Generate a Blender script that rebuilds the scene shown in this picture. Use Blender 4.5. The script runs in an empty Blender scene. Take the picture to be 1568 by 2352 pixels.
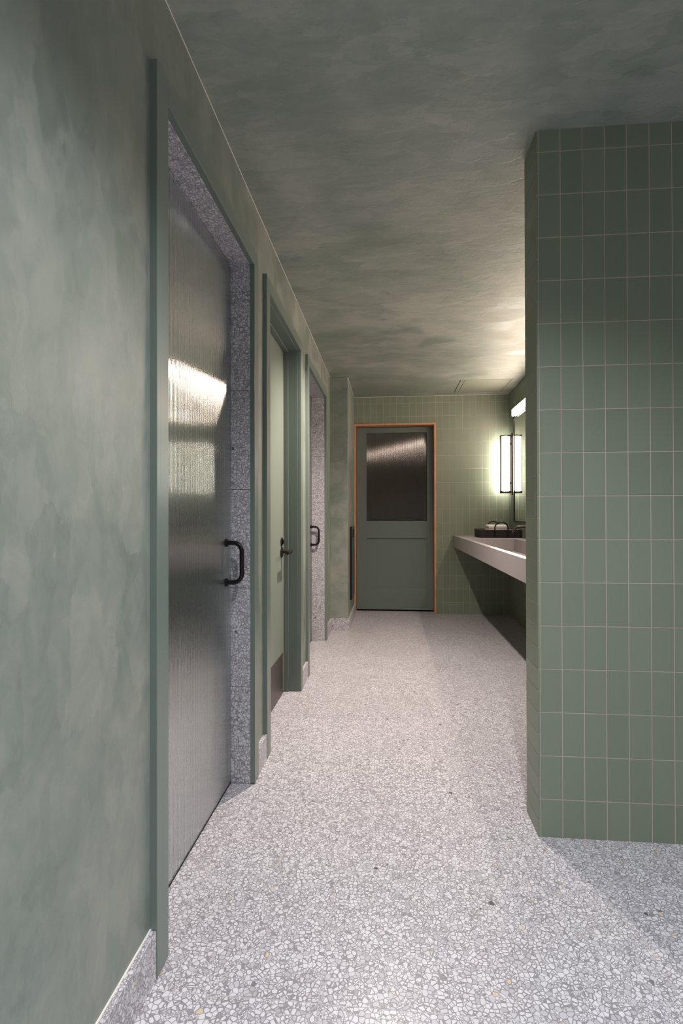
import bpy, bmesh, math, random
from mathutils import Vector, Matrix
random.seed(7)
S = bpy.context.scene
COL = S.collection

# ------------------------------------------------------------------ camera
F_PX, YAW, PITCH, ROLL, CAM_H = 1199.6, 0.0923, 0.0052, -0.002, 1.160
cam = bpy.data.cameras.new('camera')
cam.sensor_fit = 'VERTICAL'; cam.sensor_height = 36.0
cam.lens = F_PX / 2352.0 * 36.0
cam.clip_start = 0.02; cam.clip_end = 60
cam_ob = bpy.data.objects.new('camera', cam); COL.objects.link(cam_ob)
fw = Vector((-math.sin(YAW) * math.cos(PITCH), math.cos(YAW) * math.cos(PITCH), math.sin(PITCH)))
rt = Vector((math.cos(YAW), math.sin(YAW), 0)); up = rt.cross(fw)
rt2 = rt * math.cos(ROLL) + up * math.sin(ROLL); up2 = up * math.cos(ROLL) - rt * math.sin(ROLL)
M = Matrix((rt2, up2, -fw)).transposed().to_4x4(); M.translation = (0, 0, CAM_H)
cam_ob.matrix_world = M
S.camera = cam_ob

# ------------------------------------------------------------------ world, exposure
S.view_settings.view_transform = 'Standard'; S.view_settings.look = 'None'
S.view_settings.gamma = 1.0; S.view_settings.use_curve_mapping = False
S.view_settings.exposure = 0.14
w = bpy.data.worlds.new('world'); S.world = w; w.use_nodes = True
w.node_tree.nodes['Background'].inputs[0].default_value = (0.5, 0.53, 0.56, 1)
w.node_tree.nodes['Background'].inputs[1].default_value = 0.02

# lamp strengths (the lamps themselves are built further down)
BAR_EMIT, SCONCE_EMIT = 36.0, 34.0
DOWN_W, PIN_W, REAR_W, STALL_W = 170.0, 250.0, 340.0, 10.0
COOL, NEUTRAL, WARM = (0.94, 0.955, 1.0), (1.0, 0.87, 0.775), (1.0, 0.80, 0.62)

# ------------------------------------------------------------------ measures (metres, from the camera fit)
XW, XC = -0.600, -0.581           # plaster face and casing face of the door wall
CEIL = 2.551
BY = 6.1775                       # tiled end wall
RX = 1.363                        # tiled vanity wall
PX, PY, PY2 = 0.529, 1.9405, 2.102  # partition nib
RY = -2.6                         # wall behind the camera
SX = 1.70                         # side wall beside the camera
TW, TH, TZ = 0.0764, 0.1555, 2.4698 # wall tile pitch and a course line
GAP = 0.0030
JX, JY = -0.42, 5.25              # plastered bump-out
DOORS = [(1.330, 2.212), (2.512, 3.397), (3.765, 4.790)]
HEAD = 2.245

# ------------------------------------------------------------------ material helpers
def mat(name):
    m = bpy.data.materials.new(name); m.use_nodes = True
    nt = m.node_tree; return m, nt, nt.nodes['Principled BSDF']
def N(nt, t, **k):
    n = nt.nodes.new(t)
    for a, b in k.items():
        if a.startswith('i_'):
            n.inputs[int(a[2:]) if a[2:].isdigit() else a[2:].replace('_', ' ')].default_value = b
        else: setattr(n, a, b)
    return n
def L(nt, a, b): nt.links.new(a, b)
def ramp(nt, fac, stops):
    r = nt.nodes.new('ShaderNodeValToRGB'); e = r.color_ramp.elements
    while len(e) < len(stops): e.new(0.5)
    for q, (p, c) in zip(e, stops):
        q.position = p; q.color = (*c, 1) if len(c) == 3 else c
    L(nt, fac, r.inputs[0]); return r.outputs[0]
def mixc(nt, fac, a, b):
    m = nt.nodes.new('ShaderNodeMix'); m.data_type = 'RGBA'
    for v, i in ((fac, 0), (a, 6), (b, 7)):
        if hasattr(v, 'is_linked') or isinstance(v, bpy.types.NodeSocket): L(nt, v, m.inputs[i])
        else: m.inputs[i].default_value = v if i == 0 else (*v, 1)
    return m.outputs[2]
def math_(nt, op, a, b=0.0, clamp=False):
    m = nt.nodes.new('ShaderNodeMath'); m.operation = op; m.use_clamp = clamp
    for v, i in ((a, 0), (b, 1)):
        if isinstance(v, bpy.types.NodeSocket): L(nt, v, m.inputs[i])
        else: m.inputs[i].default_value = v
    return m.outputs[0]
def worldpos(nt, scale=(1, 1, 1), rot=(0, 0, 0), jitter=0.0):
    g = nt.nodes.new('ShaderNodeNewGeometry'); v = g.outputs['Position']
    if jitter:
        oi = nt.nodes.new('ShaderNodeObjectInfo')
        o = N(nt, 'ShaderNodeVectorMath', operation='SCALE'); o.inputs[0].default_value = (jitter, jitter * 1.7, jitter * 0.6)
        L(nt, oi.outputs['Random'], o.inputs['Scale'])
        a = N(nt, 'ShaderNodeVectorMath', operation='ADD'); L(nt, v, a.inputs[0]); L(nt, o.outputs[0], a.inputs[1]); v = a.outputs[0]
    mp = N(nt, 'ShaderNodeMapping'); mp.inputs['Scale'].default_value = scale; mp.inputs['Rotation'].default_value = rot
    L(nt, v, mp.inputs[0]); return mp.outputs[0]
def noise(nt, vec, scale, detail=4, rough=0.55, dist=0.0):
    n = N(nt, 'ShaderNodeTexNoise'); n.inputs['Scale'].default_value = scale; n.inputs['Detail'].default_value = detail
    n.inputs['Roughness'].default_value = rough; n.inputs['Distortion'].default_value = dist
    L(nt, vec, n.inputs['Vector']); return n.outputs['Fac']
def bump(nt, bsdf, height, strength, dist=0.002):
    b = N(nt, 'ShaderNodeBump'); b.inputs['Strength'].default_value = strength; b.inputs['Distance'].default_value = dist
    L(nt, height, b.inputs['Height']); L(nt, b.outputs[0], bsdf.inputs['Normal'])
def simple(name, col, rough=0.5, metal=0.0, ior=1.45, emit=None, strength=0.0):
    m, nt, b = mat(name)
    b.inputs['Base Color'].default_value = (*col, 1); b.inputs['Roughness'].default_value = rough
    b.inputs['Metallic'].default_value = metal; b.inputs['IOR'].default_value = ior
    if emit:
        b.inputs['Emission Color'].default_value = (*emit, 1); b.inputs['Emission Strength'].default_value = strength
    return m

# ------------------------------------------------------------------ materials
def plaster(name, dark, mid, light, rlo, rhi, bstr, rot):
    m, nt, b = mat(name)
    p = worldpos(nt)
    clouds = noise(nt, p, 1.3, 5, 0.6, 0.6)
    ps = worldpos(nt, (1.0, 2.6, 1.5), rot)
    streak = noise(nt, ps, 5.0, 8, 0.68, 1.3)
    fine = noise(nt, worldpos(nt, (3.0, 1.0, 1.0), (0.4, 0.9, 0.6)), 14, 6, 0.7, 2.0)
    # overlapping trowel strokes: stretched cells whose outlines are pulled about by noise
    def strokes(sc, rot2, stretch, amp):
        q = worldpos(nt, stretch, rot2)
        nz = N(nt, 'ShaderNodeTexNoise'); nz.inputs['Scale'].default_value = 3.2; nz.inputs['Detail'].default_value = 6; nz.inputs['Roughness'].default_value = 0.62; L(nt, q, nz.inputs['Vector'])
        sc_ = N(nt, 'ShaderNodeVectorMath', operation='SCALE'); sc_.inputs['Scale'].default_value = amp; L(nt, nz.outputs['Color'], sc_.inputs[0])
        ad = N(nt, 'ShaderNodeVectorMath', operation='ADD'); L(nt, q, ad.inputs[0]); L(nt, sc_.outputs[0], ad.inputs[1])
        v = N(nt, 'ShaderNodeTexVoronoi', feature='SMOOTH_F1'); v.inputs['Scale'].default_value = sc; v.inputs['Smoothness'].default_value = 0.12; L(nt, ad.outputs[0], v.inputs['Vector'])
        e = N(nt, 'ShaderNodeSeparateColor'); L(nt, v.outputs['Color'], e.inputs[0]); return e.outputs[0]
    s1 = strokes(4.0, rot, (1.0, 1.9, 1.3), 0.55)
    s2 = strokes(9.0, (rot[0] + 0.7, rot[1], rot[2] + 1.1), (1.0, 2.4, 1.2), 0.35)
    f = math_(nt, 'ADD', math_(nt, 'MULTIPLY', clouds, 0.50), math_(nt, 'MULTIPLY', streak, 0.29))
    f = math_(nt, 'ADD', f, math_(nt, 'MULTIPLY', s1, 0.09)); f = math_(nt, 'ADD', f, math_(nt, 'MULTIPLY', s2, 0.06))
    f = math_(nt, 'ADD', f, math_(nt, 'MULTIPLY', fine, 0.08))
    L(nt, ramp(nt, f, [(0.40, dark), (0.505, mid), (0.62, light)]), b.inputs['Base Color'])
    rr = N(nt, 'ShaderNodeMapRange'); L(nt, math_(nt, 'ADD', math_(nt, 'MULTIPLY', s1, 0.5), math_(nt, 'MULTIPLY', streak, 0.5)), rr.inputs[0])
    rr.inputs[1].default_value = 0.3; rr.inputs[2].default_value = 0.7; rr.inputs[3].default_value = rlo; rr.inputs[4].default_value = rhi
    L(nt, rr.outputs[0], b.inputs['Roughness'])
    hgt = math_(nt, 'ADD', math_(nt, 'MULTIPLY', s1, 0.35), math_(nt, 'MULTIPLY', s2, 0.30))
    hgt = math_(nt, 'ADD', hgt, math_(nt, 'MULTIPLY', fine, 0.25)); hgt = math_(nt, 'ADD', hgt, math_(nt, 'MULTIPLY', clouds, 0.5))
    bump(nt, b, hgt, bstr, 0.006)
    return m
M_WALL = plaster('plaster_wall', (0.162, 0.198, 0.168), (0.215, 0.245, 0.211), (0.288, 0.300, 0.260), 0.36, 0.55, 0.22, (0.3, 0.2, 0.6))
M_CEIL = plaster('plaster_ceiling', (0.225, 0.266, 0.228), (0.292, 0.324, 0.283), (0.385, 0.398, 0.350), 0.44, 0.64, 0.5, (0.0, 0.0, 0.5))

def terrazzo(name, chip_lo, chip_hi, matrix, rough=0.32, scale=82.0):
    m, nt, b = mat(name)
    p = worldpos(nt, jitter=3.0)
    def cells(sc, lo, hi):
        e = N(nt, 'ShaderNodeTexVoronoi', feature='DISTANCE_TO_EDGE'); e.inputs['Scale'].default_value = sc; L(nt, p, e.inputs['Vector'])
        c = N(nt, 'ShaderNodeTexVoronoi', feature='F1'); c.inputs['Scale'].default_value = sc; L(nt, p, c.inputs['Vector'])
        s = N(nt, 'ShaderNodeSeparateColor'); L(nt, c.outputs['Color'], s.inputs[0])
        thr = N(nt, 'ShaderNodeMapRange'); L(nt, s.outputs[1], thr.inputs[0]); thr.inputs[3].default_value = lo; thr.inputs[4].default_value = hi
        d = math_(nt, 'SUBTRACT', e.outputs['Distance'], thr.outputs[0])
        k = math_(nt, 'MULTIPLY', d, 40.0, True)
        return k, s
    big, sb = cells(scale, 0.03, 0.12)
    small, ss = cells(scale * 2.1, 0.05, 0.16)
    has = math_(nt, 'GREATER_THAN', sb.outputs[0], 0.22)
    bigm = math_(nt, 'MULTIPLY', big, has)
    smallm = math_(nt, 'MULTIPLY', small, math_(nt, 'SUBTRACT', 1.0, has))
    tone_b = ramp(nt, sb.outputs[2], [(0.0, chip_lo), (0.45, chip_hi), (0.992, tuple(x * 0.97 for x in chip_hi)), (0.996, (0.62, 0.50, 0.36))])
    tone_s = ramp(nt, ss.outputs[2], [(0.0, chip_lo), (0.6, chip_hi)])
    dark = ramp(nt, sb.outputs[1], [(0.0, (0.10, 0.11, 0.12)), (0.0012, (0.10, 0.11, 0.12)), (0.0014, (1, 1, 1))])
    mm = N(nt, 'ShaderNodeMix', data_type='RGBA', blend_type='MULTIPLY'); mm.inputs[0].default_value = 1
    L(nt, tone_b, mm.inputs[6]); L(nt, dark, mm.inputs[7])
    n = noise(nt, p, 9, 3)
    mtx = mixc(nt, n, tuple(x * 0.88 for x in matrix), tuple(min(1, x * 1.1) for x in matrix))
    c = mixc(nt, smallm, mtx, tone_s); c = mixc(nt, bigm, c, mm.outputs[2])
    L(nt, c, b.inputs['Base Color']); b.inputs['Roughness'].default_value = rough
    return m
M_TERR = terrazzo('terrazzo', (0.425, 0.412, 0.445), (0.66, 0.645, 0.682), (0.268, 0.252, 0.272))
M_FGROUT = simple('floor_grout', (0.47, 0.43, 0.44), 0.8)

def tile_mat():
    m, nt, b = mat('green_tile')
    oi = N(nt, 'ShaderNodeObjectInfo')
    base = ramp(nt, oi.outputs['Random'], [(0.0, (0.190, 0.226, 0.162)), (0.5, (0.202, 0.238, 0.172)), (1.0, (0.214, 0.248, 0.183))])
    n = noise(nt, worldpos(nt), 22, 3)
    c = mixc(nt, math_(nt, 'MULTIPLY', n, 0.25), base, (0.23, 0.265, 0.21))
    L(nt, c, b.inputs['Base Color']); b.inputs['Roughness'].default_value = 0.40
    n2 = noise(nt, worldpos(nt), 10, 2)
    bump(nt, b, n2, 0.10, 0.002)
    return m
M_TILE = tile_mat()
M_GROUT = simple('tile_grout', (0.47, 0.39, 0.335), 0.85)
M_PAINT = simple('green_paint', (0.165, 0.205, 0.180), 0.30)
M_SLAB = simple('slab_paint', (0.235, 0.270, 0.228), 0.28)
M_PAINT2 = simple('door_paint', (0.140, 0.175, 0.155), 0.33)
M_PANEL = simple('access_panel_paint', (0.275, 0.290, 0.235), 0.5)
M_BLACK = simple('black_metal', (0.012, 0.011, 0.012), 0.34, 0.4)
M_BRONZE = simple('dark_bronze', (0.055, 0.040, 0.036), 0.34, 0.85)
M_KICK = simple('kick_plate_bronze', (0.135, 0.112, 0.105), 0.42, 0.75)
M_STEEL = simple('screw_steel', (0.5, 0.48, 0.46), 0.35, 1.0)
M_DARK = simple('void_black', (0.006, 0.006, 0.006), 0.8)
M_DISP = simple('dispenser_enamel', (0.090, 0.098, 0.092), 0.42, 0.3)
M_COUNTER = simple('solid_surface', (0.36, 0.325, 0.33), 0.30)
M_MIRROR = simple('mirror_silver', (0.86, 0.88, 0.87), 0.015, 1.0)
M_TOWEL = simple('towel_cotton', (0.82, 0.78, 0.74), 0.9)
M_CAULK = simple('caulk', (0.80, 0.76, 0.70), 0.6)
M_STALL = simple('stall_wall', (0.30, 0.31, 0.30), 0.5)
M_LIGHT = simple('bar_diffuser', (0.9, 0.9, 0.9), 0.4, emit=(1.0, 0.79, 0.65), strength=BAR_EMIT)
M_SCONCE = simple('sconce_diffuser', (0.9, 0.9, 0.9), 0.4, emit=(1.0, 0.90, 0.78), strength=SCONCE_EMIT)
M_LENS = simple('downlight_lens', (0.9, 0.9, 0.9), 0.4, emit=COOL, strength=30.0)
M_WHITE = simple('downlight_trim', (0.75, 0.75, 0.73), 0.5)

def wood():
    m, nt, b = mat('oak_frame')
    g = noise(nt, worldpos(nt, (22, 22, 1.6)), 4, 5, 0.6, 0.4)
    L(nt, ramp(nt, g, [(0.3, (0.48, 0.21, 0.105)), (0.6, (0.66, 0.33, 0.18)), (0.8, (0.72, 0.38, 0.215))]), b.inputs['Base Color'])
    b.inputs['Roughness'].default_value = 0.45
    return m
M_BOUNCE = simple('bounce_paint', (0.66, 0.67, 0.66), 0.6)  # pale tone picked so the unseen walls bounce light onto the partition
M_WOOD = wood()
def glass(name, col, trans, rough, ior, coat=0.0):
    m, nt, b = mat(name)
    b.inputs['Base Color'].default_value = (*col, 1); b.inputs['Transmission Weight'].default_value = trans
    b.inputs['Roughness'].default_value = rough; b.inputs['IOR'].default_value = ior
    b.inputs['Coat Weight'].default_value = coat; b.inputs['Coat Roughness'].default_value = rough; b.inputs['Coat IOR'].default_value = 1.7
    return m
M_GLASS = glass('fluted_glass', (0.66, 0.72, 0.72), 0.95, 0.06, 1.75, 1.0)
M_BRONZEGLASS = glass('bronze_fluted_glass', (0.014, 0.010, 0.007), 0.0, 0.10, 1.65, 0.6)
def weave():
    m, nt, b = mat('black_wicker')
    p = worldpos(nt, (90, 90, 120))
    ch = N(nt, 'ShaderNodeTexChecker'); ch.inputs['Scale'].default_value = 1.0; L(nt, p, ch.inputs['Vector'])
    n = noise(nt, worldpos(nt), 60, 3)
    L(nt, mixc(nt, n, (0.008, 0.006, 0.007), (0.045, 0.034, 0.036)), b.inputs['Base Color'])
    b.inputs['Roughness'].default_value = 0.38
    bump(nt, b, math_(nt, 'ADD', ch.outputs['Fac'], n), 0.9, 0.003)
    return m
M_WICKER = weave()

# ------------------------------------------------------------------ mesh helpers
def box(bm, x0, x1, y0, y1, z0, z1):
    v = [bm.verts.new((x, y, z)) for x in (x0, x1) for y in (y0, y1) for z in (z0, z1)]
    for f in ((0, 1, 3, 2), (4, 6, 7, 5), (0, 4, 5, 1), (2, 3, 7, 6), (0, 2, 6, 4), (1, 5, 7, 3)):
        bm.faces.new([v[i] for i in f])
def tube(bm, pts, r, seg=14, cap=True):
    pts = [Vector(p) for p in pts]; rings = []
    ref = None
    for i, p in enumerate(pts):
        t = (pts[min(i + 1, len(pts) - 1)] - pts[max(i - 1, 0)]).normalized()
        if ref is None:
            ref = Vector((0, 0, 1)) if abs(t.z) < 0.9 else Vector((1, 0, 0))
        n = (ref - t * ref.dot(t)).normalized(); ref = n; b = t.cross(n)
        rr = r[i] if isinstance(r, (list, tuple)) else r
        rings.append([bm.verts.new(p + (n * math.cos(a) + b * math.sin(a)) * rr) for a in [2 * math.pi * k / seg for k in range(seg)]])
    for a, b_ in zip(rings, rings[1:]):
        for k in range(seg): bm.faces.new((a[k], a[(k + 1) % seg], b_[(k + 1) % seg], b_[k]))
    if cap:
        bm.faces.new(rings[0][::-1]); bm.faces.new(rings[-1])
def tag(o, label=None, cat=None, group=None, kind=None):
    if label: o['label'] = label
    if cat: o['category'] = cat
    if group: o['group'] = group
    if kind: o['kind'] = kind
    return o
def obj(name, bm, m, parent=None, smooth=False, bevel=0.0, seg=2):
    if bevel:
        bmesh.ops.bevel(bm, geom=list(bm.edges), offset=bevel, segments=seg, affect='EDGES', profile=0.5, clamp_overlap=True)
    bmesh.ops.recalc_face_normals(bm, faces=list(bm.faces))
    me = bpy.data.meshes.new(name); bm.to_mesh(me); bm.free(); me.materials.append(m)
    if smooth:
        me.polygons.foreach_set('use_smooth', [True] * len(me.polygons))
        try: me.set_sharp_from_angle(angle=math.radians(40))
        except Exception: pass
    o = bpy.data.objects.new(name, me); COL.objects.link(o)
    if parent: o.parent = parent; o.matrix_parent_inverse = parent.matrix_world.inverted()
    return o
def boxes(name, m, parent, *bs, bevel=0.0):
    bm = bmesh.new()
    for b in bs: box(bm, *b)
    return obj(name, bm, m, parent, bevel=bevel)
def empty(name, loc, label=None, cat=None, group=None, kind=None):
    o = bpy.data.objects.new(name, None); COL.objects.link(o); o.location = loc; o.empty_display_size = 0.05
    o.matrix_world = Matrix.Translation(loc)
    return tag(o, label, cat, group, kind)
def arc(c, u, v, r, a0, a1, n=8):
    c, u, v = Vector(c), Vector(u), Vector(v)
    return [c + u * r * math.cos(a0 + (a1 - a0) * k / n) + v * r * math.sin(a0 + (a1 - a0) * k / n) for k in range(n + 1)]

# unit pieces whose mesh data is shared by all alike pieces: face towards -Y, chamfered front edges
def piece_mesh(name, sx, sz, th, ch, m):
    bm = bmesh.new(); hx, hz = sx / 2, sz / 2
    b = [bm.verts.new(p) for p in ((-hx, th, -hz), (hx, th, -hz), (hx, th, hz), (-hx, th, hz))]
    s = [bm.verts.new(p) for p in ((-hx, ch, -hz), (hx, ch, -hz), (hx, ch, hz), (-hx, ch, hz))]
    f = [bm.verts.new(p) for p in ((-hx + ch, 0, -hz + ch), (hx - ch, 0, -hz + ch), (hx - ch, 0, hz - ch), (-hx + ch, 0, hz - ch))]
    for i in range(4):
        j = (i + 1) % 4
        bm.faces.new((b[i], b[j], s[j], s[i])); bm.faces.new((s[i], s[j], f[j], f[i]))
    bm.faces.new(f); bm.faces.new(b[::-1])
    bmesh.ops.recalc_face_normals(bm, faces=list(bm.faces))
    me = bpy.data.meshes.new(name); bm.to_mesh(me); bm.free(); me.materials.append(m); return me
TILE_ME = piece_mesh('wall_tile', TW - GAP, TH - GAP, 0.0075, 0.0009, M_TILE)
def put(me, base, name, parent, centre, size, rotz=0.0, rotx=0.0):
    o = bpy.data.objects.new(name, me); COL.objects.link(o)
    o.location = centre; o.rotation_euler = (rotx, 0, rotz)
    o.scale = (size[0] / base[0], 1, size[1] / base[1])
    o.parent = parent
    return o
TB = (TW - GAP, TH - GAP)

# ------------------------------------------------------------------ setting: floor
PITCH_F, FX0, FY0 = 0.430, -0.172, 1.235
fl = boxes('floor', M_FGROUT, None, (-2.3, SX + 0.1, RY - 0.1, 6.45, -0.12, -0.0005))
tag(fl, 'pale speckled terrazzo tile floor running down the corridor', 'floor', kind='structure')
FT = piece_mesh('floor_tile', PITCH_F - 0.0022, PITCH_F - 0.0022, 0.011, 0.0004, M_TERR)
FB = (PITCH_F - 0.0022,) * 2
for i in range(-4, 5):
    for j in range(-9, 12):
        x0, x1 = FX0 + i * PITCH_F, FX0 + (i + 1) * PITCH_F
        y0, y1 = FY0 + j * PITCH_F, FY0 + (j + 1) * PITCH_F
        x1 = min(x1, SX); y0 = max(y0, RY); y1 = min(y1, 6.34)
        if i < -2 and (y1 < 0.8 or y0 > 5.2): continue
        if x1 - x0 < 0.02 or y1 - y0 < 0.02: continue
        put(FT, FB, 'tile', fl, ((x0 + x1) / 2, (y0 + y1) / 2, 0), (x1 - x0 - 0.0022, y1 - y0 - 0.0022), rotx=-math.pi / 2)

# ------------------------------------------------------------------ setting: ceiling
ce = boxes('ceiling', M_CEIL, None, (-2.3, SX + 0.1, RY - 0.1, 6.45, CEIL, CEIL + 0.1))
tag(ce, 'sage green polished plaster ceiling with trowel marks', 'ceiling', kind='structure')

# ------------------------------------------------------------------ setting: plaster walls
bm = bmesh.new(); y = RY
LIN = 0.012
for k, (a, b) in enumerate(DOORS):
    e = LIN if k != 1 else 0.0
    box(bm, XW - 0.20, XW, y, a - e, 0, CEIL)
    box(bm, XW - 0.20, XW, a - e, b + e, HEAD + e, CEIL)
    y = b + e
box(bm, XW - 0.20, XW, y, JY + 0.05, 0, CEIL)
wl = obj('wall_left', bm, M_WALL)
tag(wl, 'long sage green plaster wall holding the three cased doors', 'wall', kind='structure')
wj = boxes('wall_bump_out', M_WALL, None, (XW - 0.2, JX, JY, 6.40, 0, CEIL), bevel=0.004)
tag(wj, 'green plaster bump-out beside the wood-framed door', 'wall', kind='structure')
tag(boxes('wall_rear', M_BOUNCE, None, (XW - 0.2, SX + 0.1, RY - 0.1, RY, 0, CEIL)), 'unseen wall at the entrance end of the corridor, made pale to bounce light', 'wall', kind='structure')
tag(boxes('wall_entrance', M_BOUNCE, None, (SX, SX + 0.1, RY, PY2, 0, CEIL)), 'unseen wall meeting the tiled partition, made pale to bounce light', 'wall', kind='structure')
for k in (0, 2):
    a, b = DOORS[k]; a -= 0.05; b += 0.05
    bm = bmesh.new()
    box(bm, -2.25, -2.15, a - 0.1, b + 0.1, 0, CEIL); box(bm, -2.15, XW - 0.20, a - 0.1, a, 0, CEIL); box(bm, -2.15, XW - 0.20, b, b + 0.1, 0, CEIL)
    tag(obj('wall_stall', bm, M_STALL), 'grey stall walls behind the %s fluted glass door' % ('first' if k == 0 else 'far'), 'wall', kind='structure')

# ------------------------------------------------------------------ setting: tiled walls
def courses():
    z = TZ + TH
    out = []
    zs = [TZ + TH - k * TH for k in range(18)]
    for z1 in zs:
        z0 = z1 - TH
        a, b = max(z0, 0.0), min(z1, CEIL)
        if b - a > 0.012: out.append((a, b, a > z0 + 1e-6, b < z1 - 1e-6))
    return out
COURSES = courses()
# end wall
DX0, DX1, DZ = -0.424, 0.537, 2.232       # wood frame outline
bm = bmesh.new()
gy = BY + 0.0010
box(bm, DX1, RX + 0.1, gy, 6.40, 0, CEIL); box(bm, JX - 0.05, DX1, gy, 6.40, DZ, CEIL)
wb = obj('wall_back', bm, M_GROUT); tag(wb, 'end wall of sage green vertical tiles with pale grout', 'wall', kind='structure')
def tile(parent, name, x0, x1, z0, z1, y):
    g = GAP / 2
    put(TILE_ME, TB, name, parent, ((x0 + x1) / 2, y, (z0 + z1) / 2), (x1 - x0 - 2 * g, z1 - z0 - 2 * g))
c0 = int(math.floor((JX - 0.6146) / TW)); c1 = int(math.ceil((RX - 0.6146) / TW))
for c in range(c0, c1):
    x0, x1 = max(0.6146 + c * TW, JX), min(0.6146 + (c + 1) * TW, RX)
    if x1 - x0 < 0.008: continue
    for z0, z1, _, _ in COURSES:
        if x0 < DX1 and z0 < DZ:
            if z1 > DZ + 0.012: tile(wb, 'tile', x0, x1, DZ, z1, BY)
            elif x1 > DX1 + 0.008: tile(wb, 'tile', DX1, x1, z0, z1, BY)
            continue
        tile(wb, 'tile', x0, x1, z0, z1, BY)
# partition nib
wp = boxes('wall_partition', M_GROUT, None, (PX + 0.0012, SX + 0.1, PY + 0.0016, PY2, 0, CEIL))
tag(wp, 'green tiled partition screening the vanity', 'wall', kind='structure')
for c in range(0, 15):
    x0, x1 = 0.5377 + c * TW, 0.5377 + (c + 1) * TW
    x1 = min(x1, SX)
    for z0, z1, _, _ in COURSES: tile(wp, 'tile', x0, x1, z0, z1, PY + 0.0006)
for k in range(40):                        # narrow return face: half-height courses, tile edge shows at the corner
    z1 = TZ + TH - k * TH / 2; z0 = z1 - TH / 2
    a, b = max(z0, 0), min(z1, CEIL)
    if b - a < 0.012: continue
    bm = bmesh.new(); box(bm, PX, PX + 0.0072, PY, PY2, a + GAP / 2, b - GAP / 2)
    obj('tile', bm, M_TILE, wp, bevel=0.0007, seg=1)
# vanity wall
wr = boxes('wall_right', M_GROUT, None, (RX + 0.0010, RX + 0.3, PY2, 6.40, 0, CEIL))
tag(wr, 'green tiled wall behind the vanity and mirror', 'wall', kind='structure')
bm = bmesh.new(); n = 0
while BY - (n + 1) * TW > PY2 - TW:
    ya, yb = max(BY - (n + 1) * TW, PY2), BY - n * TW; n += 1
    for z0, z1, _, _ in COURSES:
        box(bm, RX, RX + 0.0075, ya + GAP / 2, yb - GAP / 2, z0 + GAP / 2, z1 - GAP / 2)
o = obj('tile_field', bm, M_TILE, wr); tag(o, kind='stuff')

bd = boxes('trim_8', M_CAULK, None, (XW - 0.001, XW + 0.0022, RY, JY, CEIL - 0.0022, CEIL + 0.001), (JX, RX, BY - 0.0018, BY + 0.001, CEIL - 0.003, CEIL + 0.001), (JX - 0.001, JX + 0.0022, JY, BY, CEIL - 0.003, CEIL + 0.001))
tag(bd, 'thin pale sealant bead where the walls meet the ceiling', 'sealant bead', kind='structure')

# ------------------------------------------------------------------ baseboards (terrazzo)
def baseboard(name, label, runs, caulk=None):
    root = empty(name, (runs[0][0], runs[0][2], 0), label, 'baseboard', kind='structure')
    for (x0, x1, y0, y1, h) in runs:
        boxes('tile', M_TERR, root, (x0, x1, y0, y1, 0, h), bevel=0.0015)
    if caulk: boxes('caulk_line', M_CAULK, root, *caulk)
BT = 0.017; BH = 0.115
runs = []; y = 1.262
while y > RY + 0.01:
    y0 = max(y - 0.43, RY); runs.append((XW - 0.002, XW + BT, y0 + 0.0006, y - 0.0006, 0.122)); y = y0
baseboard('baseboard_left', 'terrazzo baseboard running up to the first door casing', runs, [(XW - 0.001, XW + 0.004, RY, 1.262, 0.1215, 0.1245)])
baseboard('baseboard_left_between', 'short terrazzo baseboard between the first two door casings', [(XW - 0.002, XW + BT, 2.278, 2.440, 0.120)])
baseboard('baseboard_left_middle', 'short terrazzo baseboard between the solid door and far glass door', [(XW - 0.002, XW + BT, 3.464, 3.694, 0.112)])
baseboard('baseboard_bump_out', 'terrazzo baseboard wrapping the plaster bump-out',
          [(XW - 0.002, XW + BT, 4.857, JY - BT, BH), (XW, JX + BT, JY - BT, JY + 0.002, BH), (JX - 0.002, JX + BT, JY + 0.002, JY + 0.44, BH), (JX - 0.002, JX + BT, JY + 0.441, 6.158, BH)])

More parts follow.
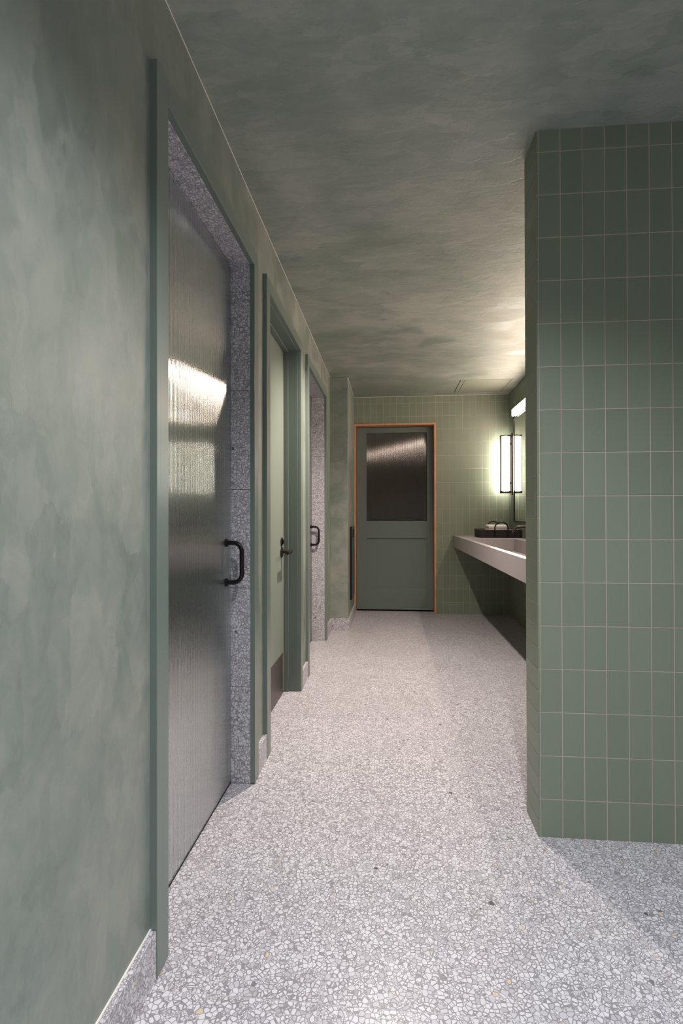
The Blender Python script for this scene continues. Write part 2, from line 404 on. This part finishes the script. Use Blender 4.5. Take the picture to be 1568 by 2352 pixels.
# ------------------------------------------------------------------ door casings and door reveals
CASE = [(0.068, 0.065), (0.072, 0.067), (0.070, 0.067)]
CTOP = 2.311
names = ['first fluted glass door', 'solid green door', 'far fluted glass door']
for k, (a, b) in enumerate(DOORS):
    wn, wf = CASE[k]
    root = empty('trim_%d' % (k + 1), (XC, a, 0), 'flat sage green casing around the %s' % names[k], 'door casing', kind='structure')
    boxes('leg', M_PAINT, root, (XW - 0.002, XC, a - wn, a, 0.003, CTOP), bevel=0.0012)
    boxes('leg', M_PAINT, root, (XW - 0.002, XC, b, b + wf, 0.003, CTOP), bevel=0.0012)
    boxes('head', M_PAINT, root, (XW - 0.002, XC, a, b, HEAD, CTOP), bevel=0.0012)
    if k == 1:
        s1, s2 = 0.005, 0.017
        boxes('jamb', M_PAINT2, root, (-0.80, XW - 0.004, b - s1, b, 0.003, HEAD), bevel=0.0008)
        boxes('jamb', M_PAINT2, root, (-0.80, XW - 0.004, a, a + s1, 0.003, HEAD), bevel=0.0008)
        boxes('jamb_head', M_PAINT2, root, (-0.80, XW - 0.004, a + s1, b - s1, HEAD - s1, HEAD), bevel=0.0008)
        boxes('stop', M_PAINT2, root, (-0.692, -0.664, b - s2, b - s1, 0.003, HEAD - s1), bevel=0.0012)
        boxes('stop', M_PAINT2, root, (-0.692, -0.664, a + s1, a + s2, 0.003, HEAD - s1), bevel=0.0012)
        boxes('stop_head', M_PAINT2, root, (-0.692, -0.664, a + s2, b - s2, HEAD - s2, HEAD - s1), bevel=0.0012)
    else:
        lin = empty('trim_%d' % (k + 4), (XW, b, 0), 'terrazzo tile lining of the %s reveal' % names[k], 'door reveal', kind='structure')
        zs = [0.0, 0.416, 0.844, 1.270, 1.700, 2.128, HEAD + LIN]
        for z0, z1 in zip(zs, zs[1:]):
            for y0, y1 in ((b, b + LIN), (a - LIN, a)):
                boxes('tile', M_TERR, lin, (-0.795, XW - 0.001, y0, y1, z0 + 0.0008, z1 - 0.0008), bevel=0.0018)
        n = 2
        for q in range(n):
            y0, y1 = a + (b - a) * q / n, a + (b - a) * (q + 1) / n
            boxes('tile', M_TERR, lin, (-0.795, XW - 0.001, y0 + 0.0008, y1 - 0.0008, HEAD, HEAD + LIN), bevel=0.0018)

# ------------------------------------------------------------------ fluted panes
def fluted(name, m, parent, axis, plane, thick, a0, a1, z0, z1, pitch, amp, side=1):
    """ribbed slab standing in plane axis=plane; the ribs run upright; side: which way the ribbed face looks."""
    bm = bmesh.new(); n = int((a1 - a0) / pitch) * 8; fr, bk = [], []
    for i in range(n + 1):
        a = a0 + (a1 - a0) * i / n
        d = plane + side * amp * (math.sin(2 * math.pi * (a - a0) / pitch))
        e = plane - side * thick
        P = (lambda q, t, z: (q, t, z)) if axis == 'x' else (lambda q, t, z: (t, q, z))
        fr.append((bm.verts.new(P(d, a, z0)), bm.verts.new(P(d, a, z1)))); bk.append((bm.verts.new(P(e, a, z0)), bm.verts.new(P(e, a, z1))))
    for i in range(n):
        bm.faces.new((fr[i][0], fr[i + 1][0], fr[i + 1][1], fr[i][1])); bm.faces.new((bk[i][0], bk[i][1], bk[i + 1][1], bk[i + 1][0]))
        bm.faces.new((fr[i][1], fr[i + 1][1], bk[i + 1][1], bk[i][1])); bm.faces.new((fr[i][0], bk[i][0], bk[i + 1][0], fr[i + 1][0]))
    for i in (0, n): bm.faces.new((fr[i][0], fr[i][1], bk[i][1], bk[i][0]))
    return obj(name, bm, m, parent, smooth=True)
def pull_handle(parent, x, y, zc, half, reach, r):
    h = empty('handle', (x, y, zc)); h.parent = parent; h.matrix_parent_inverse = parent.matrix_world.inverted()
    h['label'] = 'black tubular pull handle'
    R = 0.036; xo = x + reach
    pts = [(x, y, zc + half)] + arc((xo - R, y, zc + half - R), (0, 0, 1), (1, 0, 0), R, 0, math.pi / 2) \
        + arc((xo - R, y, zc - half + R), (1, 0, 0), (0, 0, -1), R, 0, math.pi / 2) + [(x, y, zc - half)]
    bm = bmesh.new(); tube(bm, pts, r); obj('bar', bm, M_BLACK, h, smooth=True)
    for s in (-1, 1):
        bm = bmesh.new(); tube(bm, [(x - 0.001, y, zc + s * half), (x + 0.006, y, zc + s * half), (x + 0.008, y, zc + s * half)], [0.0175, 0.0175, 0.0150], 20)
        obj('rosette', bm, M_BLACK, h, smooth=True)

# glass doors
for k, (gx, hy, hz, half, reach) in {0: (-0.685, 2.140, 0.960, 0.083, 0.068), 2: (-0.719, 4.735, 0.968, 0.082, 0.072)}.items():
    a, b = DOORS[k]
    d = empty('door_%d' % (k + 1), (gx, a, 0), ('first' if k == 0 else 'far') + ' frameless fluted glass stall door with a black pull handle', 'door', kind='structure')
    fluted('glass_pane', M_GLASS, d, 'x', gx, 0.009, a + 0.006, b - 0.005, 0.012, HEAD - 0.006, 0.0100, 0.00068, 1)
    bm = bmesh.new(); box(bm, gx - 0.009, gx - 0.001, a + 0.004, b - 0.003, 0.003, 0.012); obj('bottom_gap_shade', bm, M_DARK, d)  # black strip painting in the shade of the gap under the glass
    pull_handle(d, gx, hy, hz, half, reach, 0.0097)
# solid door
d = empty('door_2', (-0.694, 2.512, 0), 'solid sage green door with lever handle and dark kick plate', 'door', kind='structure')
boxes('slab', M_SLAB, d, (-0.738, -0.694, 2.521, 3.388, 0.010, 2.238), bevel=0.001)
kp = boxes('kick_plate', M_KICK, d, (-0.6945, -0.6925, 2.575, 3.342, 0.014, 0.266)); kp['label'] = 'dark bronze kick plate'
for yy in (2.60, 2.78, 2.96, 3.14, 3.32):
    for zz in (0.034, 0.246):
        bm = bmesh.new(); tube(bm, [(-0.693, yy, zz), (-0.6918, yy, zz), (-0.6912, yy, zz)], [0.0045, 0.0045, 0.002], 10); obj('screw', bm, M_STEEL, kp, smooth=True)
def disc(name, m, parent, x, y, z, r, t, sy=1.0, sz=1.0):
    bm = bmesh.new(); tube(bm, [(0, 0, 0), (t * 0.7, 0, 0), (t, 0, 0)], [r, r, r * 0.86], 28)
    for v in bm.verts: v.co = (x + v.co.x, y + v.co.y * sy, z + v.co.z * sz)
    return obj(name, bm, m, parent, smooth=True)
lv = empty('lever_handle', (-0.694, 3.300, 0.922)); lv.parent = d; lv.matrix_parent_inverse = d.matrix_world.inverted(); lv['label'] = 'dark bronze door lever'
disc('rosette', M_BRONZE, lv, -0.6945, 3.305, 0.920, 0.034, 0.009)
bm = bmesh.new(); tube(bm, [(-0.690, 3.305, 0.924), (-0.640, 3.305, 0.924)], 0.0105, 16); obj('spindle', bm, M_BRONZE, lv, smooth=True)
bm = bmesh.new(); tube(bm, [(-0.634, 3.318, 0.924), (-0.634, 3.190, 0.922)], 0.0115, 18); obj('lever', bm, M_BRONZE, lv, smooth=True)
tt = empty('thumb_turn', (-0.694, 3.305, 0.987)); tt.parent = d; tt.matrix_parent_inverse = d.matrix_world.inverted(); tt['label'] = 'dark bronze privacy thumb turn'
disc('rosette', M_BRONZE, tt, -0.6945, 3.305, 0.987, 0.028, 0.008)
boxes('turn_piece', M_BRONZE, tt, (-0.688, -0.676, 3.301, 3.309, 0.972, 1.002), bevel=0.003)

# ------------------------------------------------------------------ wood-framed door in the end wall
SY = 6.300
t = empty('trim_7', (0.05, BY, 0), 'warm oak frame lining the door opening in the tiled wall', 'door frame', kind='structure')
FW = 0.021
boxes('leg', M_WOOD, t, (DX0, DX0 + FW, BY - 0.016, SY + 0.06, 0.002, DZ), bevel=0.0012)
boxes('leg', M_WOOD, t, (DX1 - FW, DX1, BY - 0.016, SY + 0.06, 0.002, DZ), bevel=0.0012)
boxes('head', M_WOOD, t, (DX0 + FW, DX1 - FW, BY - 0.016, SY + 0.06, DZ - FW, DZ), bevel=0.0012)
d = empty('door_4', (0.05, SY, 0), 'sage green half-glazed panel door set in the oak frame', 'door', kind='structure')
x0, x1 = DX0 + FW + 0.004, DX1 - FW - 0.003
gx0, gx1, gz0, gz1, pz0, pz1 = -0.280, 0.4405, 1.0815, 2.144, 0.277, 0.8775
z0, z1 = 0.022, DZ - FW - 0.004
TD = 0.044
boxes('stile', M_PAINT2, d, (x0, gx0, SY, SY + TD, z0, z1), bevel=0.0008)
boxes('stile', M_PAINT2, d, (gx1, x1, SY, SY + TD, z0, z1), bevel=0.0008)
for a, b in ((z0, pz0), (pz1, gz0), (gz1, z1)): boxes('rail', M_PAINT2, d, (gx0, gx1, SY, SY + TD, a, b), bevel=0.0008)
boxes('panel', M_PAINT2, d, (gx0 - 0.004, gx1 + 0.004, SY + 0.013, SY + 0.030, pz0 - 0.004, pz1 + 0.004))
g = fluted('glass_pane', M_BRONZEGLASS, d, 'y', SY + 0.014, 0.006, gx0 + 0.001, gx1 - 0.001, gz0 + 0.001, gz1 - 0.001, 0.0100, 0.00055, -1)
g['label'] = 'dark bronze fluted glass'
boxes('threshold_gap', M_DARK, d, (x0, x1, SY + 0.020, SY + 0.04, 0.001, 0.024))

# ------------------------------------------------------------------ ceiling access panel
ap = empty('access_panel', (1.0, 5.76, CEIL), 'square painted access panel flush in the ceiling over the vanity', 'access panel')
bm = bmesh.new(); X0, X1, Y0, Y1 = 0.735, 1.268, 5.485, 6.040
for q in ((X0, 0.772, Y0, Y1), (1.252, X1, Y0, Y1), (0.772, 1.252, Y0, 5.500), (0.772, 1.252, 6.022, Y1)): box(bm, q[0], q[1], q[2], q[3], CEIL - 0.004, CEIL + 0.01)
obj('frame', bm, M_PANEL, ap)
boxes('hatch', M_PANEL, ap, (0.777, 1.248, 5.504, 6.018, CEIL - 0.003, CEIL + 0.01))
boxes('shadow_gap', M_DARK, ap, (0.7655, 1.2545, 5.498, 6.024, CEIL - 0.0008, CEIL + 0.004))
bm = bmesh.new(); box(bm, X0 - 0.004, X0, Y0, Y1, CEIL - 0.0008, CEIL + 0.004); obj('edge_gap', bm, M_DARK, ap)

# ------------------------------------------------------------------ vanity
CT, CB, CX0 = 0.916, 0.784, 0.736
TX0, TX1, TY0, TY1, TZ0 = 0.782, 1.225, 2.55, 5.300, 0.800
bm = bmesh.new(); yN, yF = PY2 + 0.001, BY - 0.0005
box(bm, CX0, TX0, yN, yF, CB, CT); box(bm, TX1, RX - 0.0005, yN, yF, CB, CT)
box(bm, TX0, TX1, TY1, yF, CB, CT); box(bm, TX0, TX1, yN, TY0, CB, CT); box(bm, TX0, TX1, TY0, TY1, CB, TZ0)
bmesh.ops.remove_doubles(bm, verts=list(bm.verts), dist=1e-5)
v = obj('vanity_counter', bm, M_COUNTER)
tag(v, 'pale grey solid-surface vanity counter with a long trough sink', 'counter')

fa = empty('faucet', (RX, 4.9, 1.045), 'dark bronze wall spout over the trough sink', 'faucet')
bm = bmesh.new(); R = 0.05
tube(bm, [(RX - 0.001, 4.9, 1.045), (1.20, 4.9, 1.045)] + arc((1.175, 4.9, 1.045 - R), (0, 0, 1), (-1, 0, 0), R, 0, math.radians(62)) + [(1.112, 4.9, 0.990)], 0.0105, 16)
obj('spout', bm, M_BRONZE, fa, smooth=True)
bm = bmesh.new(); tube(bm, [(RX + 0.001, 4.9, 1.045), (RX - 0.007, 4.9, 1.045), (RX - 0.009, 4.9, 1.045)], [0.026, 0.026, 0.022], 24); obj('escutcheon', bm, M_BRONZE, fa, smooth=True)

# mirror
MY0, MY1, MZ0, MZ1 = 2.55, 5.850, 1.077, 2.222
mi = empty('mirror', (RX, 4.2, MZ0), 'wide wall mirror with a slim dark frame above the counter', 'mirror')
boxes('glass', M_MIRROR, mi, (RX - 0.013, RX - 0.0005, MY0 + 0.008, MY1 - 0.008, MZ0 + 0.008, MZ1 - 0.008))
fb = bmesh.new(); fr = 0.013
for q in ((MY0, MY1, MZ0, MZ0 + fr), (MY0, MY1, MZ1 - fr, MZ1), (MY0, MY0 + fr, MZ0 + fr, MZ1 - fr), (MY1 - fr, MY1, MZ0 + fr, MZ1 - fr)):
    box(fb, RX - 0.020, RX - 0.0003, *q)
obj('frame', fb, M_BLACK, mi)

# bar light over the mirror
bl = empty('mirror_bar_light', (RX, 4.2, 2.22), 'long glowing bar light fixed above the mirror', 'light')
bm = bmesh.new()
for q in ((RX - 0.046, RX - 0.0005, 2.615, 5.795, 2.292, 2.297), (RX - 0.030, RX - 0.0005, 2.62, 5.790, 2.224, 2.292), (RX - 0.046, RX - 0.0005, 5.790, 5.795, 2.222, 2.292), (RX - 0.046, RX - 0.0005, 2.615, 2.620, 2.222, 2.292)): box(bm, *q)
obj('housing', bm, M_WHITE, bl)
boxes('diffuser', M_LIGHT, bl, (RX - 0.048, RX - 0.030, 2.621, 5.789, 2.222, 2.2915))

# sconce between mirror and end wall
sc = empty('wall_sconce', (RX, 5.995, 1.39), 'upright dark-framed tube sconce glowing in the tiled corner', 'light')
boxes('backplate', M_BRONZE, sc, (RX - 0.014, RX - 0.0003, 5.950, 6.040, 1.375, 2.065), bevel=0.002)
ya, yb, zb, zt = 5.945, 6.045, 1.397, 2.046
bm = bmesh.new()
box(bm, 1.236, RX - 0.020, ya + 0.012, yb - 0.012, zt - 0.018, zt); obj('end_cap', bm, M_BRONZE, sc, bevel=0.002)
bm = bmesh.new(); box(bm, 1.236, RX - 0.020, ya + 0.012, yb - 0.012, zb, zb + 0.024); obj('end_cap', bm, M_BRONZE, sc, bevel=0.002)
for xx in (1.236, 1.330): boxes('rail', M_BRONZE, sc, (xx, xx + 0.007, ya + 0.014, yb - 0.014, zb, zt), bevel=0.001)
for zz in (1.50, 1.94): boxes('arm', M_BRONZE, sc, (1.335, RX - 0.012, 5.985, 6.005, zz, zz + 0.02))
bm = bmesh.new(); tube(bm, [(1.287, 5.995, zt - 0.002), (1.287, 5.995, zt + 0.005), (1.287, 5.995, zt + 0.008)], [0.011, 0.011, 0.006], 16); obj('finial', bm, M_BRONZE, sc, smooth=True)
bm = bmesh.new(); nseg = 28; rings = []
for z in (zb + 0.020, zt - 0.014):
    rings.append([bm.verts.new((1.2865 + 0.0435 * math.cos(2 * math.pi * k / nseg), 5.995 + 0.046 * math.sin(2 * math.pi * k / nseg), z)) for k in range(nseg)])
for k in range(nseg): bm.faces.new((rings[0][k], rings[0][(k + 1) % nseg], rings[1][(k + 1) % nseg], rings[1][k]))
bm.faces.new(rings[0][::-1]); bm.faces.new(rings[1])
obj('diffuser', bm, M_SCONCE, sc, smooth=True)

# ------------------------------------------------------------------ basket and towel on the counter
bx0, bx1, by0, by1, bz0, bz1 = 0.945, 1.350, 5.550, 5.975, CT, 0.998
ba = empty('basket', ((bx0 + bx1) / 2, (by0 + by1) / 2, CT), 'low black woven tray basket with hooped handles on the counter', 'basket')
bm = bmesh.new(); th = 0.010; fl_ = 0.006
def quadwall(bm, lo, hi, z0, z1):
    (ax, ay, bx, by) = lo; (cx, cy, dx, dy) = hi
    pass
outer_b = [(bx0 + fl_, by0 + fl_), (bx1 - fl_, by0 + fl_), (bx1 - fl_, by1 - fl_), (bx0 + fl_, by1 - fl_)]
outer_t = [(bx0, by0), (bx1, by0), (bx1, by1), (bx0, by1)]
inner_t = [(bx0 + th, by0 + th), (bx1 - th, by0 + th), (bx1 - th, by1 - th), (bx0 + th, by1 - th)]
inner_b = [(bx0 + th + fl_, by0 + th + fl_), (bx1 - th - fl_, by0 + th + fl_), (bx1 - th - fl_, by1 - th - fl_), (bx0 + th + fl_, by1 - th - fl_)]
vb = [bm.verts.new((x, y, bz0 + 0.0003)) for x, y in outer_b]; vt = [bm.verts.new((x, y, bz1)) for x, y in outer_t]
it = [bm.verts.new((x, y, bz1)) for x, y in inner_t]; ib = [bm.verts.new((x, y, bz0 + 0.012)) for x, y in inner_b]
for i in range(4):
    j = (i + 1) % 4
    for q in ((vb[i], vb[j], vt[j], vt[i]), (vt[i], vt[j], it[j], it[i]), (it[i], it[j], ib[j], ib[i])): bm.faces.new(q)
bm.faces.new(vb[::-1]); bm.faces.new(ib)
obj('body', bm, M_WICKER, ba)
rim = bmesh.new(); c = [(bx0 + 0.004, by0 + 0.004), (bx1 - 0.004, by0 + 0.004), (bx1 - 0.004, by1 - 0.004), (bx0 + 0.004, by1 - 0.004)]
for i in range(4):
    p, q = c[i], c[(i + 1) % 4]; tube(rim, [(p[0], p[1], bz1), (q[0], q[1], bz1)], 0.0065, 10)
obj('rim', rim, M_WICKER, ba, smooth=True)
bm = bmesh.new()                       # woven strands standing proud of the walls
nrow = 6
for r_ in range(nrow):
    z = bz0 + 0.008 + (bz1 - bz0 - 0.016) * r_ / (nrow - 1)
    f = fl_ * (1 - (z - bz0) / (bz1 - bz0))
    for (p, q) in (((bx0 + f, by0 + f), (bx1 - f, by0 + f)), ((bx0 + f, by0 + f), (bx0 + f, by1 - f))):
        L_ = math.dist(p, q); n = int(L_ / 0.011); pts = []
        nx, ny = (0, -1) if p[1] == q[1] else (-1, 0)
        for k in range(n + 1):
            s = 0.0024 * (1 if (k + r_) % 2 else -1)
            pts.append((p[0] + (q[0] - p[0]) * k / n + nx * s, p[1] + (q[1] - p[1]) * k / n + ny * s, z))
        tube(bm, pts, 0.0048, 6)
o = obj('weave', bm, M_WICKER, ba, smooth=True); tag(o, kind='stuff')
for hy_ in (by0 - 0.004, by1 - 0.002):
    xm = 1.150; R = 0.066
    z0_ = bz0 + 0.010 if hy_ < by0 else bz0 + 0.02
    pts = [(xm - R, hy_, z0_)] + arc((xm, hy_, 1.016), (-1, 0, 0), (0, 0, 1), R, 0, math.pi, 16) + [(xm + R, hy_, z0_)]
    bm = bmesh.new(); tube(bm, pts, 0.0072, 12); obj('handle', bm, M_BLACK, ba, smooth=True)
bm = bmesh.new()
for k in range(3):
    z = CT + 0.0125 + k * 0.040
    box(bm, 1.035 + 0.004 * k, 1.250 - 0.003 * k, 5.665, 5.885 - 0.006 * k, z, z + 0.0395)
tw = obj('towel', bm, M_TOWEL, None, smooth=True, bevel=0.015, seg=4)
tag(tw, 'folded white cotton towel lying in the black basket', 'towel')

# ------------------------------------------------------------------ waste dispenser on the bump-out
dp = empty('towel_dispenser', (JX, 5.68, 0.262), 'tall dark grey steel dispenser on the bump-out beside the oak frame', 'dispenser')
dy0, dy1, dz0, dz1, dxf = 5.490, 5.880, 0.262, 1.032, JX + 0.024
boxes('body', M_BLACK, dp, (JX - 0.001, dxf - 0.003, dy0, dy1, dz0, dz1), bevel=0.004)
sy0, sy1, sz0, sz1 = 5.550, 5.830, 0.912, 1.003
bm = bmesh.new()
for q in ((dy0 + 0.004, dy1 - 0.004, dz0 + 0.004, sz0), (dy0 + 0.004, dy1 - 0.004, sz1, dz1 - 0.004), (dy0 + 0.004, sy0, sz0, sz1), (sy1, dy1 - 0.004, sz0, sz1)):
    box(bm, dxf - 0.003, dxf, *q)
bmesh.ops.remove_doubles(bm, verts=list(bm.verts), dist=1e-5)
obj('front_panel', bm, M_DISP, dp)
boxes('slot', M_DARK, dp, (dxf - 0.0035, dxf - 0.0025, sy0, sy1, sz0, sz1))

# ------------------------------------------------------------------ recessed ceiling lamps; the rear and stall ones are added, unseen
def downlight(label, x, y, watt, col, aim, cone, blend=0.6, z=CEIL, size=0.03, pin=False):
    r = empty('recessed_downlight', (x, y, z), label, 'light', 'recessed ceiling downlights')
    q = 0.28 if pin else 1.0; dz = 0.35 if pin else 1.0
    bm = bmesh.new(); n = 28
    rings = [[bm.verts.new((x + R * math.cos(2 * math.pi * k / n), y + R * math.sin(2 * math.pi * k / n), zz)) for k in range(n)] for R, zz in ((0.052 * q, z), (0.052 * q, z - 0.003 * dz), (0.040 * q, z - 0.004 * dz), (0.037 * q, z - 0.0008 * dz))]
    for a, b in zip(rings, rings[1:]):
        for k in range(n): bm.faces.new((a[k], a[(k + 1) % n], b[(k + 1) % n], b[k]))
    obj('trim_ring', bm, M_CEIL if pin else M_WHITE, r, smooth=True)
    bm = bmesh.new(); bm.faces.new([bm.verts.new((x + 0.037 * q * math.cos(2 * math.pi * k / n), y + 0.037 * q * math.sin(2 * math.pi * k / n), z - 0.001 * dz)) for k in range(n)])
    obj('lens', bm, M_CEIL if pin else M_LENS, r)
    ld = bpy.data.lights.new('downlight_beam', 'SPOT'); ld.energy = watt; ld.color = col; ld.spot_size = math.radians(cone); ld.spot_blend = blend; ld.shadow_soft_size = size
    lo = bpy.data.objects.new('downlight_beam', ld); COL.objects.link(lo)
    p = Vector((x, y, z - 0.012)); dirv = (Vector(aim) - p).normalized()
    lo.matrix_world = Matrix.Translation(p) @ dirv.to_track_quat('-Z', 'Y').to_matrix().to_4x4()
    lo.parent = r; lo.matrix_parent_inverse = r.matrix_world.inverted()
downlight('downlight in the ceiling between the partition and the first door', 0.32, 0.80, DOWN_W, COOL, (0.25, 0.95, 0), 122, 1.0)
downlight('added unseen fill downlight in the ceiling by the entrance wall', 0.60, -0.9, REAR_W, COOL, (0.45, -1.1, 0), 124, 1.0)  # added lamp behind the camera, fills the near end with soft light
downlight('tiny plaster-coloured pinhole downlight in the corridor ceiling', 0.0, 3.30, PIN_W, NEUTRAL, (0.0, 3.7, 0.0), 130, 1.0, pin=True)
for k in (0, 2):
    a, b = DOORS[k]
    downlight('added unseen downlight in the stall ceiling, brightening the %s glass door' % ('first' if k == 0 else 'far'), -1.45, (a + b) / 2, STALL_W, WARM, (-1.45, (a + b) / 2, 0), 120)  # added lamp, no source seen there; lights the stall behind the glass
